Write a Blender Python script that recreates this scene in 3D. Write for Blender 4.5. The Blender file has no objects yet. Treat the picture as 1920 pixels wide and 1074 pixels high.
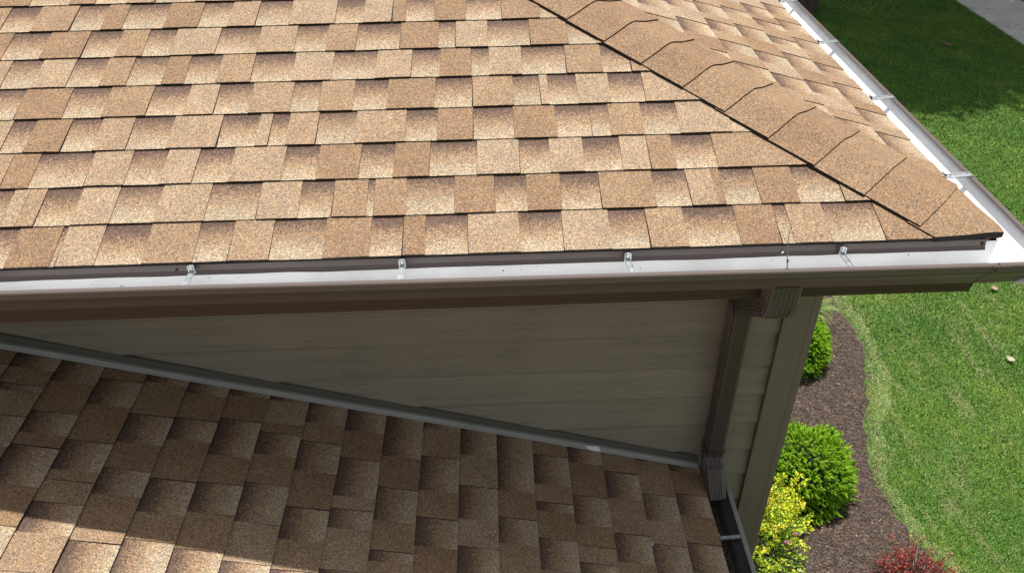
import bpy, bmesh, math, random
import numpy as np
from mathutils import Vector, Matrix, noise
random.seed(7); rng = np.random.default_rng(7)
R = math.radians
scene = bpy.context.scene

# ------------------------------------------------------------------ camera
cam_d = bpy.data.cameras.new('camera'); cam = bpy.data.objects.new('camera', cam_d)
scene.collection.objects.link(cam); scene.camera = cam
cam.location = (-1.36280281, -1.77810272, 1.22202299)
cam.rotation_euler = (R(53.16345), R(0.977905), R(-1.807081))
cam_d.sensor_width = 36.0; cam_d.lens = 1498.33/1920*36.0
cam_d.clip_start = 0.05; cam_d.clip_end = 400

# ------------------------------------------------------------------ light
SUN = Vector((0.07, 0.26, 1.0)).normalized()
world = bpy.data.worlds.new('World'); scene.world = world; world.use_nodes = True
wn = world.node_tree; wn.nodes.clear()
sky = wn.nodes.new('ShaderNodeTexSky'); sky.sky_type = 'NISHITA'; sky.sun_disc = False
sky.sun_elevation = math.asin(SUN.z); sky.sun_rotation = math.atan2(SUN.x, SUN.y)
sky.air_density = 1.0; sky.dust_density = 2.0
bg = wn.nodes.new('ShaderNodeBackground'); bg.inputs[1].default_value = 0.100
wo = wn.nodes.new('ShaderNodeOutputWorld')
hs = wn.nodes.new('ShaderNodeHueSaturation'); hs.inputs['Saturation'].default_value = .22   # thin bright haze and cloud
wn.links.new(sky.outputs[0], hs.inputs['Color']); wn.links.new(hs.outputs[0], bg.inputs[0]); wn.links.new(bg.outputs[0], wo.inputs[0])
ld = bpy.data.lights.new('sun', 'SUN'); ld.energy = 4.2; ld.angle = R(0.8); ld.color = (1, 0.955, 0.90)
lo = bpy.data.objects.new('sun', ld); scene.collection.objects.link(lo)
lo.rotation_euler = SUN.to_track_quat('Z', 'Y').to_euler(); lo.location = (3, 3, 12)
scene.view_settings.view_transform = 'Standard'; scene.view_settings.look = 'None'
scene.view_settings.gamma = 1; scene.view_settings.use_curve_mapping = False
scene.view_settings.exposure = 0.70
scene.cycles.max_bounces = 10; scene.cycles.diffuse_bounces = 6; scene.cycles.glossy_bounces = 5

# ------------------------------------------------------------------ helpers
def tag(o, label=None, cat=None, group=None, kind=None):
    if label: o['label'] = label
    if cat: o['category'] = cat
    if group: o['group'] = group
    if kind: o['kind'] = kind
    return o

def empty(name, loc, label, cat, group=None):
    o = bpy.data.objects.new(name, None); scene.collection.objects.link(o)
    o.location = loc; o.empty_display_size = 0.2
    return tag(o, label, cat, group)

def wpos(o):
    v = Vector((0, 0, 0))
    while o: v += o.location; o = o.parent
    return v

class MB:
    """collects faces in world coordinates; build() links them as one mesh object"""
    def __init__(s): s.v = []; s.f = []; s.m = []; s.tone = []; s.gap = []; s.tv = []
    def face(s, pts, mat=0, tone=0.5, gap=0.0, tv=None):
        i = len(s.v); s.v += [tuple(p) for p in pts]; s.f.append(tuple(range(i, i+len(pts))))
        s.m.append(mat); s.tone.append(tone); s.gap.append(gap)
        s.tv += list(tv) if tv else [0.5]*len(pts)
    def grid(s, rows, mat=0, closed=False):
        """rows: list of equal-length point lists, shared vertices (smooth shading possible)"""
        i = len(s.v); n = len(rows[0])
        for r in rows: s.v += [tuple(p) for p in r]
        s.tv += [0.5]*(n*len(rows))
        for a in range(len(rows)-1):
            for b in range(n if closed else n-1):
                c = (b+1) % n
                s.f.append((i+a*n+b, i+a*n+c, i+(a+1)*n+c, i+(a+1)*n+b))
                s.m.append(mat[b] if isinstance(mat, (list, tuple)) else mat); s.tone.append(.5); s.gap.append(0)
    def box(s, lo, hi, mat=0):
        x0, y0, z0 = lo; x1, y1, z1 = hi
        c = [(x0,y0,z0),(x1,y0,z0),(x1,y1,z0),(x0,y1,z0),(x0,y0,z1),(x1,y0,z1),(x1,y1,z1),(x0,y1,z1)]
        for q in ((0,3,2,1),(4,5,6,7),(0,1,5,4),(1,2,6,5),(2,3,7,6),(3,0,4,7)): s.face([c[k] for k in q], mat)
    def build(s, name, mats, parent=None, smooth=False, bevel=0, loc=None):
        me = bpy.data.meshes.new(name)
        base = wpos(parent) if parent else Vector((0, 0, 0))
        if loc is not None: off = Vector(loc)
        else: off = base
        me.from_pydata([tuple(Vector(p)-off) for p in s.v], [], s.f)
        for mt in (mats if isinstance(mats, (list, tuple)) else [mats]): me.materials.append(mt)
        me.polygons.foreach_set('material_index', s.m)
        for nm, dat in (('tone', s.tone), ('gap', s.gap)):
            if max(dat) != min(dat) or nm == 'tone':
                at = me.attributes.new(nm, 'FLOAT', 'FACE'); at.data.foreach_set('value', dat)
        at = me.attributes.new('tv', 'FLOAT', 'POINT'); at.data.foreach_set('value', s.tv)
        if smooth: me.polygons.foreach_set('use_smooth', [True]*len(s.f))
        me.update()
        o = bpy.data.objects.new(name, me); scene.collection.objects.link(o)
        if parent: o.parent = parent; o.location = off-base
        else: o.location = off
        if bevel:
            b = o.modifiers.new('bevel', 'BEVEL'); b.width = bevel; b.segments = 2; b.limit_method = 'ANGLE'
        return o

def extrude(mb, prof, path, mat=0, closed=True, caps=True):
    """prof: list of 2D pts, path: list of functions 2D->3D"""
    rows = [[f(q) for q in prof] for f in path]
    mb.grid(rows, mat, closed)
    if caps and closed:
        m0 = mat if isinstance(mat, int) else mat[0]
        mb.face(rows[0][::-1], m0); mb.face(rows[-1], m0)

# ------------------------------------------------------------------ materials
def mat(name):
    m = bpy.data.materials.new(name); m.use_nodes = True
    nt = m.node_tree; b = nt.nodes['Principled BSDF']
    return m, nt, b
def N(nt, t, **k):
    n = nt.nodes.new(t)
    for a, v in k.items():
        if a.startswith('i_'):
            key = a[2:]; n.inputs[int(key) if key.isdigit() else key].default_value = v
        else: setattr(n, a, v)
    return n
def L(nt, a, b): nt.links.new(a, b)
def ramp(nt, fac, stops, interp='LINEAR'):
    r = nt.nodes.new('ShaderNodeValToRGB'); r.color_ramp.interpolation = interp
    e = r.color_ramp.elements
    while len(e) > 1: e.remove(e[-1])
    e[0].position = stops[0][0]; e[0].color = (*stops[0][1], 1)
    for p, c in stops[1:]:
        k = e.new(p); k.color = (*c, 1)
    L(nt, fac, r.inputs[0]); return r.outputs[0]
def mix(nt, f, a, b, mode='MIX'):
    m = nt.nodes.new('ShaderNodeMix'); m.data_type = 'RGBA'; m.blend_type = mode; m.clamp_factor = True
    for sck, v in ((m.inputs[0], f), (m.inputs[6], a), (m.inputs[7], b)):
        if hasattr(v, 'links'): L(nt, v, sck)
        elif isinstance(v, (int, float)): sck.default_value = v if sck.type == 'VALUE' else (v, v, v, 1)
        else: sck.default_value = (*v, 1)
    return m.outputs[2]
def math_(nt, op, a, b=None, c=None, clamp=False):
    n = nt.nodes.new('ShaderNodeMath'); n.operation = op; n.use_clamp = clamp
    for i, v in enumerate((a, b, c)):
        if v is None: continue
        if hasattr(v, 'links'): L(nt, v, n.inputs[i])
        else: n.inputs[i].default_value = v
    return n.outputs[0]

def shingle_material(name):
    m, nt, b = mat(name)
    tc = N(nt, 'ShaderNodeTexCoord'); P = tc.outputs['Object']
    tone = N(nt, 'ShaderNodeAttribute', attribute_name='tone').outputs['Fac']
    gap = N(nt, 'ShaderNodeAttribute', attribute_name='gap').outputs['Fac']
    tv = N(nt, 'ShaderNodeAttribute', attribute_name='tv').outputs['Fac']
    # granules
    v1 = N(nt, 'ShaderNodeTexVoronoi', i_Scale=410.0); L(nt, P, v1.inputs['Vector'])
    v2 = N(nt, 'ShaderNodeTexVoronoi', i_Scale=200.0); L(nt, P, v2.inputs['Vector'])
    sp = N(nt, 'ShaderNodeSeparateColor'); L(nt, v1.outputs['Color'], sp.inputs[0])
    sp2 = N(nt, 'ShaderNodeSeparateColor'); L(nt, v2.outputs['Color'], sp2.inputs[0])
    big = N(nt, 'ShaderNodeTexNoise', i_Scale=9.0, i_Detail=4.0); L(nt, P, big.inputs['Vector'])
    mid = N(nt, 'ShaderNodeTexNoise', i_Scale=70.0, i_Detail=3.0); L(nt, P, mid.inputs['Vector'])
    tabc = ramp(nt, tone, [(0.0, (.202, .134, .082)), (.5, (.238, .168, .108)), (1.0, (.270, .206, .143))])
    # printed band of the recessed layer: dark at the top of the exposure, cream at its foot
    jit = math_(nt, 'MULTIPLY_ADD', sp.outputs[2], 0.34, -0.17)
    jit2 = math_(nt, 'MULTIPLY_ADD', mid.outputs['Fac'], 0.3, -0.15)
    tvj = math_(nt, 'ADD', math_(nt, 'ADD', math_(nt, 'ADD', tv, jit), jit2), math_(nt, 'MULTIPLY_ADD', tone, .5, -.25))
    gapc = ramp(nt, tvj, [(0.0, (.318, .264, .192)), (.24, (.308, .252, .180)), (.33, (.258, .189, .124)), (.62, (.224, .154, .098)), (.75, (.128, .086, .063)), (1.0, (.080, .054, .043))])
    gapc = mix(nt, 1.0, gapc, ramp(nt, tone, [(.25, (.90, .90, .90)), (.75, (1.08, 1.07, 1.06))]), 'MULTIPLY')
    base = mix(nt, gap, tabc, gapc)
    val = ramp(nt, sp.outputs[0], [(0.0, (.34, .34, .36)), (.16, (.68, .67, .68)), (.5, (.98, .97, .96)), (.8, (1.22, 1.21, 1.20)), (1.0, (1.85, 1.88, 1.9))])
    hue = ramp(nt, sp2.outputs[1], [(0.0, (.84, .87, .95)), (.4, (1., .99, .97)), (.7, (1.07, 1.0, .90)), (1.0, (1.13, .98, .80))])
    c = mix(nt, 1.0, base, val, 'MULTIPLY'); c = mix(nt, 1.0, c, hue, 'MULTIPLY')
    bigc = ramp(nt, big.outputs['Fac'], [(.3, (.90, .89, .88)), (.7, (1.08, 1.08, 1.08))])
    c = mix(nt, 1.0, c, bigc, 'MULTIPLY')
    L(nt, c, b.inputs['Base Color']); b.inputs['Roughness'].default_value = .85
    b.inputs['Specular IOR Level'].default_value = .25
    bu = N(nt, 'ShaderNodeBump', i_Strength=.55, i_Distance=.0012); L(nt, v1.outputs['Distance'], bu.inputs['Height'])
    bu.invert = True
    L(nt, bu.outputs[0], b.inputs['Normal'])
    return m
M_SH = shingle_material('shingle_granules')
m, nt, b = mat('asphalt_edge'); M_EDGE = m
b.inputs['Base Color'].default_value = (.012, .010, .009, 1); b.inputs['Roughness'].default_value = .9

def metal_paint(name, col, rough=.4, spec=.5, dirt=.25, dirtcol=(.05, .045, .04), scale=6.0, coat=0.0):
    m, nt, b = mat(name)
    tc = N(nt, 'ShaderNodeTexCoord')
    n1 = N(nt, 'ShaderNodeTexNoise', i_Scale=scale, i_Detail=6.0, i_Roughness=.65); L(nt, tc.outputs['Object'], n1.inputs['Vector'])
    n2 = N(nt, 'ShaderNodeTexNoise', i_Scale=scale*40, i_Detail=3.0); L(nt, tc.outputs['Object'], n2.inputs['Vector'])
    f = ramp(nt, n1.outputs['Fac'], [(.48, (0, 0, 0)), (.75, (dirt,)*3)])
    c = mix(nt, f, col, dirtcol)
    L(nt, c, b.inputs['Base Color'])
    r = math_(nt, 'MULTIPLY_ADD', n1.outputs['Fac'], .25, rough-.1); L(nt, r, b.inputs['Roughness'])
    b.inputs['Specular IOR Level'].default_value = spec
    b.inputs['Coat Weight'].default_value = coat
    bu = N(nt, 'ShaderNodeBump', i_Strength=.12, i_Distance=.001); L(nt, n2.outputs['Fac'], bu.inputs['Height']); L(nt, bu.outputs[0], b.inputs['Normal'])
    return m
M_BROWN = metal_paint('brown_aluminium', (.098, .075, .066), .33)
M_BROWN2 = metal_paint('brown_fascia_metal', (.042, .020, .013), .5)
M_WHITE = metal_paint('white_gutter_lining', (.74, .75, .76), .28, dirt=.35, dirtcol=(.40, .39, .37), scale=5)
nt = M_WHITE.node_tree; b = nt.nodes['Principled BSDF']; tc = N(nt, 'ShaderNodeTexCoord')
nw = N(nt, 'ShaderNodeTexNoise', i_Scale=7.0, i_Detail=1.0); L(nt, tc.outputs['Object'], nw.inputs['Vector'])
bw = N(nt, 'ShaderNodeBump', i_Strength=1, i_Distance=.014); L(nt, nw.outputs['Fac'], bw.inputs['Height']); L(nt, bw.outputs[0], b.inputs['Normal'])
M_GREYB = metal_paint('grey_brown_gutter', (.24, .23, .235), .3)
M_DSP = metal_paint('brown_downspout', (.072, .055, .051), .27, spec=.6)
M_DARKIN = metal_paint('grimy_gutter_lining', (.10, .095, .09), .5, dirt=.7, dirtcol=(.02, .018, .016), scale=14)
M_FLASH = metal_paint('grey_flashing', (.30, .295, .275), .5, dirt=.25, dirtcol=(.12, .12, .11))
M_FLASHD = metal_paint('olive_flashing', (.085, .085, .07), .5)
m, nt, b = mat('galvanised_steel'); M_GALV = m
tc = N(nt, 'ShaderNodeTexCoord'); n1 = N(nt, 'ShaderNodeTexVoronoi', i_Scale=160.0); L(nt, tc.outputs['Object'], n1.inputs['Vector'])
sp = N(nt, 'ShaderNodeSeparateColor'); L(nt, n1.outputs['Color'], sp.inputs[0])
L(nt, ramp(nt, sp.outputs[0], [(0, (.42, .45, .47)), (1, (.72, .74, .75))]), b.inputs['Base Color'])
b.inputs['Metallic'].default_value = .85; b.inputs['Roughness'].default_value = .36

m, nt, b = mat('painted_siding'); M_SID = m
tc = N(nt, 'ShaderNodeTexCoord'); mp = N(nt, 'ShaderNodeMapping'); mp.inputs['Scale'].default_value = (1.6, 1, 22)
L(nt, tc.outputs['Object'], mp.inputs[0])
n1 = N(nt, 'ShaderNodeTexNoise', i_Scale=1.3, i_Detail=5.0, i_Roughness=.6, i_Distortion=.5); L(nt, mp.outputs[0], n1.inputs['Vector'])
sn = math_(nt, 'SINE', math_(nt, 'MULTIPLY', n1.outputs['Fac'], 60.0))
n3 = N(nt, 'ShaderNodeTexNoise', i_Scale=1.5, i_Detail=4.0); L(nt, tc.outputs['Object'], n3.inputs['Vector'])
c = ramp(nt, n3.outputs['Fac'], [(.3, (.218, .187, .142)), (.7, (.240, .207, .159))])
n4 = N(nt, 'ShaderNodeTexNoise', i_Scale=3.5, i_Detail=3.0); L(nt, tc.outputs['Object'], n4.inputs['Vector'])
amp = ramp(nt, n4.outputs['Fac'], [(.35, (.25,)*3), (.60, (1,)*3)])
hgt = math_(nt, 'MULTIPLY', sn, amp)
c2 = mix(nt, math_(nt, 'MULTIPLY_ADD', hgt, .02, .02), c, (.08, .07, .05))
ta = N(nt, 'ShaderNodeAttribute', attribute_name='tone').outputs['Fac']
c2 = mix(nt, 1.0, c2, ramp(nt, ta, [(0, (.93,)*3), (1, (1.06,)*3)]), 'MULTIPLY')
L(nt, c2, b.inputs['Base Color']); b.inputs['Roughness'].default_value = .62
bu = N(nt, 'ShaderNodeBump', i_Strength=.8, i_Distance=.0009); L(nt, hgt, bu.inputs['Height']); L(nt, bu.outputs[0], b.inputs['Normal'])
m, nt, b = mat('lap_shade_edge'); M_SIDE = m; b.inputs['Base Color'].default_value = (.170, .146, .112, 1); b.inputs['Roughness'].default_value = .8  # shade line of each lap, put into the colour of the board foot
m, nt, b = mat('painted_trim'); M_TRIM = m
tc = N(nt, 'ShaderNodeTexCoord'); mp = N(nt, 'ShaderNodeMapping'); mp.inputs['Scale'].default_value = (60, 60, 2)
L(nt, tc.outputs['Object'], mp.inputs[0])
n1 = N(nt, 'ShaderNodeTexNoise', i_Scale=1.3, i_Detail=5.0); L(nt, mp.outputs[0], n1.inputs['Vector'])
L(nt, ramp(nt, n1.outputs['Fac'], [(.3, (.145, .118, .090)), (.7, (.172, .142, .110))]), b.inputs['Base Color']); b.inputs['Roughness'].default_value = .6
bu = N(nt, 'ShaderNodeBump', i_Strength=.4, i_Distance=.001); L(nt, n1.outputs['Fac'], bu.inputs['Height']); L(nt, bu.outputs[0], b.inputs['Normal'])
M_SOFF = metal_paint('soffit_panel', (.16, .13, .10), .5)
m, nt, b = mat('white_caulk'); M_CAULK = m
b.inputs['Base Color'].default_value = (.75, .76, .74, 1); b.inputs['Roughness'].default_value = .7

# ------------------------------------------------------------------ the setting
G = -4.0
SW = [(-3.5, 2.7), (-1.0, 2.2), (0.6, 1.95), (1.54, 1.80), (1.83, 1.70), (2.05, 1.64), (2.28, 1.62), (2.58, 1.64), (2.96, 1.76), (3.2, 1.88), (3.53, 1.98), (3.8, 2.10), (4.18, 2.18), (4.44, 2.14), (4.86, 2.16), (5.6, 2.35), (7, 2.6), (9, 2.3), (12, 2.2)]
LW = [(-3.5, 2.75), (-1.0, 2.25), (0.6, 2.02), (1.54, 1.84), (1.83, 1.74), (2.05, 1.67), (2.28, 1.65), (2.58, 1.68), (2.96, 1.83), (3.2, 1.99), (3.53, 2.12), (3.8, 2.14), (4.18, 2.21), (4.44, 2.2), (4.86, 2.22), (5.6, 2.4), (7, 2.65), (9, 2.35), (12, 2.25)]
SWy = np.array([q[0] for q in SW]); SWx = np.array([q[1]+.06 for q in SW]); LWx = np.array([q[1]+.06 for q in LW])

m, nt, b = mat('lawn_soil'); M_LAWN = m
def lawn_color(nt, P, dryattr=None):
    n1 = N(nt, 'ShaderNodeTexNoise', i_Scale=1.6, i_Detail=5.0, i_Roughness=.7); L(nt, P, n1.inputs['Vector'])
    mp = N(nt, 'ShaderNodeMapping'); mp.inputs['Rotation'].default_value = (0, 0, R(35)); mp.inputs['Scale'].default_value = (3.2, .75, 1); L(nt, P, mp.inputs[0])
    n2 = N(nt, 'ShaderNodeTexNoise', i_Scale=2.2, i_Detail=5.0, i_Roughness=.72); L(nt, mp.outputs[0], n2.inputs['Vector'])
    n3 = N(nt, 'ShaderNodeTexNoise', i_Scale=26.0, i_Detail=4.0, i_Roughness=.7); L(nt, P, n3.inputs['Vector'])
    g = ramp(nt, n1.outputs['Fac'], [(.3, (.042, .135, .015)), (.5, (.076, .178, .018)), (.7, (.140, .235, .026))])
    g = mix(nt, ramp(nt, n3.outputs['Fac'], [(.4, (0,)*3), (.65, (.5,)*3)]), g, (.115, .195, .03))
    dry = ramp(nt, math_(nt, 'ADD', math_(nt, 'MULTIPLY', n2.outputs['Fac'], .75), math_(nt, 'MULTIPLY', n3.outputs['Fac'], .25)), [(.51, (0,)*3), (.63, (.7,)*3)])
    # straw patches fade out on the far lawn
    sx = N(nt, 'ShaderNodeSeparateXYZ'); L(nt, P, sx.inputs[0])
    far = math_(nt, 'SUBTRACT', 1.0, math_(nt, 'MULTIPLY', math_(nt, 'SUBTRACT', sx.outputs[1], 4.5), .33, clamp=True))
    dryf = math_(nt, 'MULTIPLY', dry, far)
    if dryattr: dryf = math_(nt, 'MAXIMUM', dryf, dryattr)
    return mix(nt, dryf, g, (.27, .28, .13)), n3
tc = N(nt, 'ShaderNodeTexCoord'); c, n3 = lawn_color(nt, tc.outputs['Object'])
c = mix(nt, 1.0, c, (.7, .7, .62), 'MULTIPLY')
L(nt, c, b.inputs['Base Color']); b.inputs['Roughness'].default_value = .9
bu = N(nt, 'ShaderNodeBump', i_Strength=1, i_Distance=.03); L(nt, n3.outputs['Fac'], bu.inputs['Height']); L(nt, bu.outputs[0], b.inputs['Normal'])
m, nt, b = mat('grass_blades'); M_GRASS = m
tc = N(nt, 'ShaderNodeTexCoord'); da = N(nt, 'ShaderNodeAttribute', attribute_name='dry').outputs['Fac']
c, _ = lawn_color(nt, tc.outputs['Object'], da)
ra = N(nt, 'ShaderNodeAttribute', attribute_name='rnd').outputs['Fac']
c = mix(nt, 1.0, c, ramp(nt, ra, [(0, (.74, .76, .74)), (.6, (1.08, 1.07, 1.)), (1, (1.5, 1.4, 1.2))]), 'MULTIPLY')
L(nt, c, b.inputs['Base Color']); b.inputs['Roughness'].default_value = .55; b.inputs['Specular IOR Level'].default_value = .3
b.inputs['Subsurface Weight'].default_value = 0.0

def mesh_np(name, verts, faces, mats, attrs=None, parent=None, matidx=None, smooth=False):
    """verts (n,3), faces (m,k) arrays in world coordinates"""
    base = np.array(wpos(parent)) if parent else np.zeros(3)
    me = bpy.data.meshes.new(name); V = (np.asarray(verts)-base).astype(np.float32); F = np.asarray(faces, dtype=np.int32)
    me.vertices.add(len(V)); me.vertices.foreach_set('co', V.ravel())
    k = F.shape[1]; me.loops.add(F.size); me.loops.foreach_set('vertex_index', F.ravel())
    me.polygons.add(len(F)); me.polygons.foreach_set('loop_start', np.arange(len(F), dtype=np.int32)*k)
    try: me.polygons.foreach_set('loop_total', np.full(len(F), k, dtype=np.int32))
    except Exception: pass
    for mt in (mats if isinstance(mats, (list, tuple)) else [mats]): me.materials.append(mt)
    if matidx is not None: me.polygons.foreach_set('material_index', np.asarray(matidx, dtype=np.int32))
    for nm, d in (attrs or {}).items():
        at = me.attributes.new(nm, 'FLOAT', 'POINT'); at.data.foreach_set('value', np.asarray(d, dtype=np.float32))
    if smooth: me.polygons.foreach_set('use_smooth', np.ones(len(F), dtype=bool))
    me.update(calc_edges=True); me.validate()
    o = bpy.data.objects.new(name, me); scene.collection.objects.link(o)
    if parent: o.parent = parent
    return o

# ground sheet
mb = MB(); S = 150
xs = [-S, -20, -6, 0, 3, 6, 9, 12, 20, S]; ys = [-S, -20, -6, 0, 3, 6, 9, 12, 20, S]
mb.grid([[(x, y, G) for x in xs] for y in ys])
tag(mb.build('lawn', M_LAWN), kind='structure')

# mulch bed
m, nt, b = mat('mulch_bed'); M_MUL = m
tc = N(nt, 'ShaderNodeTexCoord'); P = tc.outputs['Object']
mp = N(nt, 'ShaderNodeMapping'); mp.inputs['Scale'].default_value = (1, 1.8, 1); L(nt, P, mp.inputs[0])
v = N(nt, 'ShaderNodeTexVoronoi', i_Scale=55.0, i_Randomness=1.0); L(nt, mp.outputs[0], v.inputs['Vector'])
sp = N(nt, 'ShaderNodeSeparateColor'); L(nt, v.outputs['Color'], sp.inputs[0])
c = ramp(nt, sp.outputs[0], [(0, (.018, .013, .010)), (.5, (.050, .034, .025)), (.9, (.085, .060, .044)), (1, (.14, .10, .075))])
L(nt, c, b.inputs['Base Color']); b.inputs['Roughness'].default_value = .9
bu = N(nt, 'ShaderNodeBump', i_Strength=1, i_Distance=.02); L(nt, sp.outputs[1], bu.inputs['Height']); L(nt, bu.outputs[0], b.inputs['Normal'])
yy = np.arange(-3.5, 12.01, .05); rows = []
def edge_wob(y): return .045*noise.noise(Vector((0, y*3.1, 1)))+.045*noise.noise(Vector((3, y*9.0, 5)))+.03*noise.noise(Vector((8, y*23.0, 2)))
def bedh(x, y): return .035+.02*noise.noise(Vector((x*2.2, y*2.2, 0)))+.012*noise.noise(Vector((x*9, y*9, 4)))
for y in yy:
    xe = float(np.interp(y, SWy, SWx))+edge_wob(y); r = []
    for i in range(31):
        u = i/30; x = -.26+(xe+.26)*u
        r.append((x, y, G+bedh(x, y)*min(1, (1-u)*6)+.002-(.02 if i == 30 else 0)))
    rows.append(r)
mb = MB(); mb.grid(rows); tag(mb.build('mulch_bed', M_MUL, smooth=True), kind='structure')
# mulch chips
n = 34000
cy = rng.uniform(.4, 5.6, n); xe = np.interp(cy, SWy, SWx)+rng.normal(0, .045, n); cx = -.2+(xe+.22)*rng.uniform(0, 1, n)**.8
cz = np.array([G+bedh(a_, b_)*min(1, max(.1, (float(np.interp(b_, SWy, SWx))-a_)*3))+.004 for a_, b_ in zip(cx, cy)])
ln = rng.gamma(2.2, .009, n)+.006; wd = rng.uniform(.0025, .007, n); an = rng.uniform(0, 2*np.pi, n)+0; tl = rng.normal(0, .35, n); rl = rng.normal(0, .5, n)
d = np.stack([np.cos(an)*np.cos(tl), np.sin(an)*np.cos(tl), np.sin(tl)], 1); s_ = np.stack([-np.sin(an)*np.cos(rl), np.cos(an)*np.cos(rl), np.sin(rl)], 1)
c0 = np.stack([cx, cy, cz+.004], 1)
Vt = np.stack([c0-d*ln[:, None]*.5-s_*wd[:, None]*.3, c0-d*ln[:, None]*.1+s_*wd[:, None]*.6+[0, 0, .0015], c0+d*ln[:, None]*.5+s_*wd[:, None]*.2, c0+d*ln[:, None]*.05-s_*wd[:, None]*.6+[0, 0, .0015]], 1).reshape(-1, 3)
rv = np.repeat(rng.uniform(0, 1, n)**1.0, 4)
m, nt, b = mat('mulch_chips'); M_CHIP = m
ra = N(nt, 'ShaderNodeAttribute', attribute_name='rnd').outputs['Fac']
L(nt, ramp(nt, ra, [(0, (.024, .014, .009)), (.55, (.078, .046, .029)), (.86, (.14, .088, .057)), (.96, (.21, .15, .11)), (1, (.36, .29, .22))]), b.inputs['Base Color']); b.inputs['Roughness'].default_value = .8
tag(mesh_np('mulch_chips', Vt, np.arange(n*4).reshape(-1, 4), M_CHIP, {'rnd': rv}), 'dark brown shredded bark mulch strewn over the planting bed', 'mulch', kind='stuff')

# grass
n = 480000
gx = rng.uniform(1.5, 9.8, n); t_ = rng.uniform(0, 1, n); gy = .9+t_*13.8
# keep a wedge of lawn (what the roof edge lets one see, plus a margin) and clear the walk and the bed
left = np.interp(gx*0+gy, [.9, 4, 14.7], [1.0, 1.9, 4.0]); right = np.interp(gy, [.9, 5, 14.7], [3.0, 5.3, 10.2])
gx = left+(right-left)*rng.uniform(0, 1, n)
wob = np.array([edge_wob(q) for q in np.linspace(.9, 14.7, 900)]); wob = np.interp(gy, np.linspace(.9, 14.7, 900), wob)
sw = np.interp(gy, SWy, SWx)+wob; lw = np.interp(gy, SWy, LWx)+wob
walkx = 8.04+.03*np.sin(gy*4)+.02*np.sin(gy*11)
keep = (gx > sw-.02) & ~((gx > walkx) & (gy > 6))
fringe = (gx < lw+.05)
keep &= ~(fringe & (rng.uniform(0, 1, n) < .25))
gx, gy, sw, lw, fringe = [a_[keep] for a_ in (gx, gy, sw, lw, fringe)]; n = len(gx)
dist = np.hypot(gx+1.3, gy+1.8)
h = rng.uniform(.014, .034, n)*np.where(fringe, .7, 1); w = (.0014+.00036*dist)*rng.uniform(.8, 1.3, n)
an = rng.uniform(0, 2*np.pi, n); le = np.abs(rng.normal(.9, .35, n))+np.where(fringe, .4, 0)
tip = np.stack([gx+np.cos(an)*h*np.sin(le), gy+np.sin(an)*h*np.sin(le), G+h*np.cos(np.minimum(le, 1.45))+.004], 1)
bs = np.stack([gx, gy, np.full(n, G)], 1); px_ = np.stack([-np.sin(an), np.cos(an), np.zeros(n)], 1)*w[:, None]
Vt = np.stack([bs-px_, bs+px_, tip], 1).reshape(-1, 3)
dry = np.where(fringe, rng.uniform(.1, .9, n), np.where(rng.uniform(0, 1, n) < .06, .7, 0)); dry = np.where((dist > 9) & ~fringe, dry*.3, dry)
tag(mesh_np('grass', Vt, np.arange(n*3).reshape(-1, 3), M_GRASS, {'rnd': np.repeat(rng.uniform(0, 1, n), 3), 'dry': np.repeat(dry, 3)}), 'short mown green lawn with straw coloured dry streaks', 'grass', kind='stuff')

# concrete walk
m, nt, b = mat('walk_concrete'); M_WALK = m
tc = N(nt, 'ShaderNodeTexCoord'); P = tc.outputs['Object']
n1 = N(nt, 'ShaderNodeTexNoise', i_Scale=2.0, i_Detail=8.0, i_Roughness=.7); L(nt, P, n1.inputs['Vector'])
n2 = N(nt, 'ShaderNodeTexNoise', i_Scale=7.0, i_Detail=6.0, i_Roughness=.75); L(nt, P, n2.inputs['Vector'])
c = ramp(nt, n1.outputs['Fac'], [(.3, (.42, .415, .38)), (.7, (.56, .55, .51))])
c = mix(nt, ramp(nt, n2.outputs['Fac'], [(.55, (0,)*3), (.68, (.8,)*3)]), c, (.17, .13, .08))
L(nt, c, b.inputs['Base Color']); b.inputs['Roughness'].default_value = .85
mb = MB()
for y0, y1 in ((8.4, 9.895), (9.905, 11.395), (11.405, 12.895), (12.905, 14.395), (14.405, 15.895), (15.905, 17.4)):
    mb.box((8.03, y0, G-.05), (9.27, y1, G+.03))
tag(mb.build('sidewalk', M_WALK, bevel=.006), kind='structure')
m, nt, b = mat('dark_soil'); b.inputs['Base Color'].default_value = (.02, .016, .012, 1); b.inputs['Roughness'].default_value = .95
mb = MB(); mb.grid([[(9.3, 8, G+.012), (12, 8, G+.012)], [(9.3, 18, G+.012), (12, 18, G+.012)]]); tag(mb.build('soil_strip', m), kind='structure')

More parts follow.
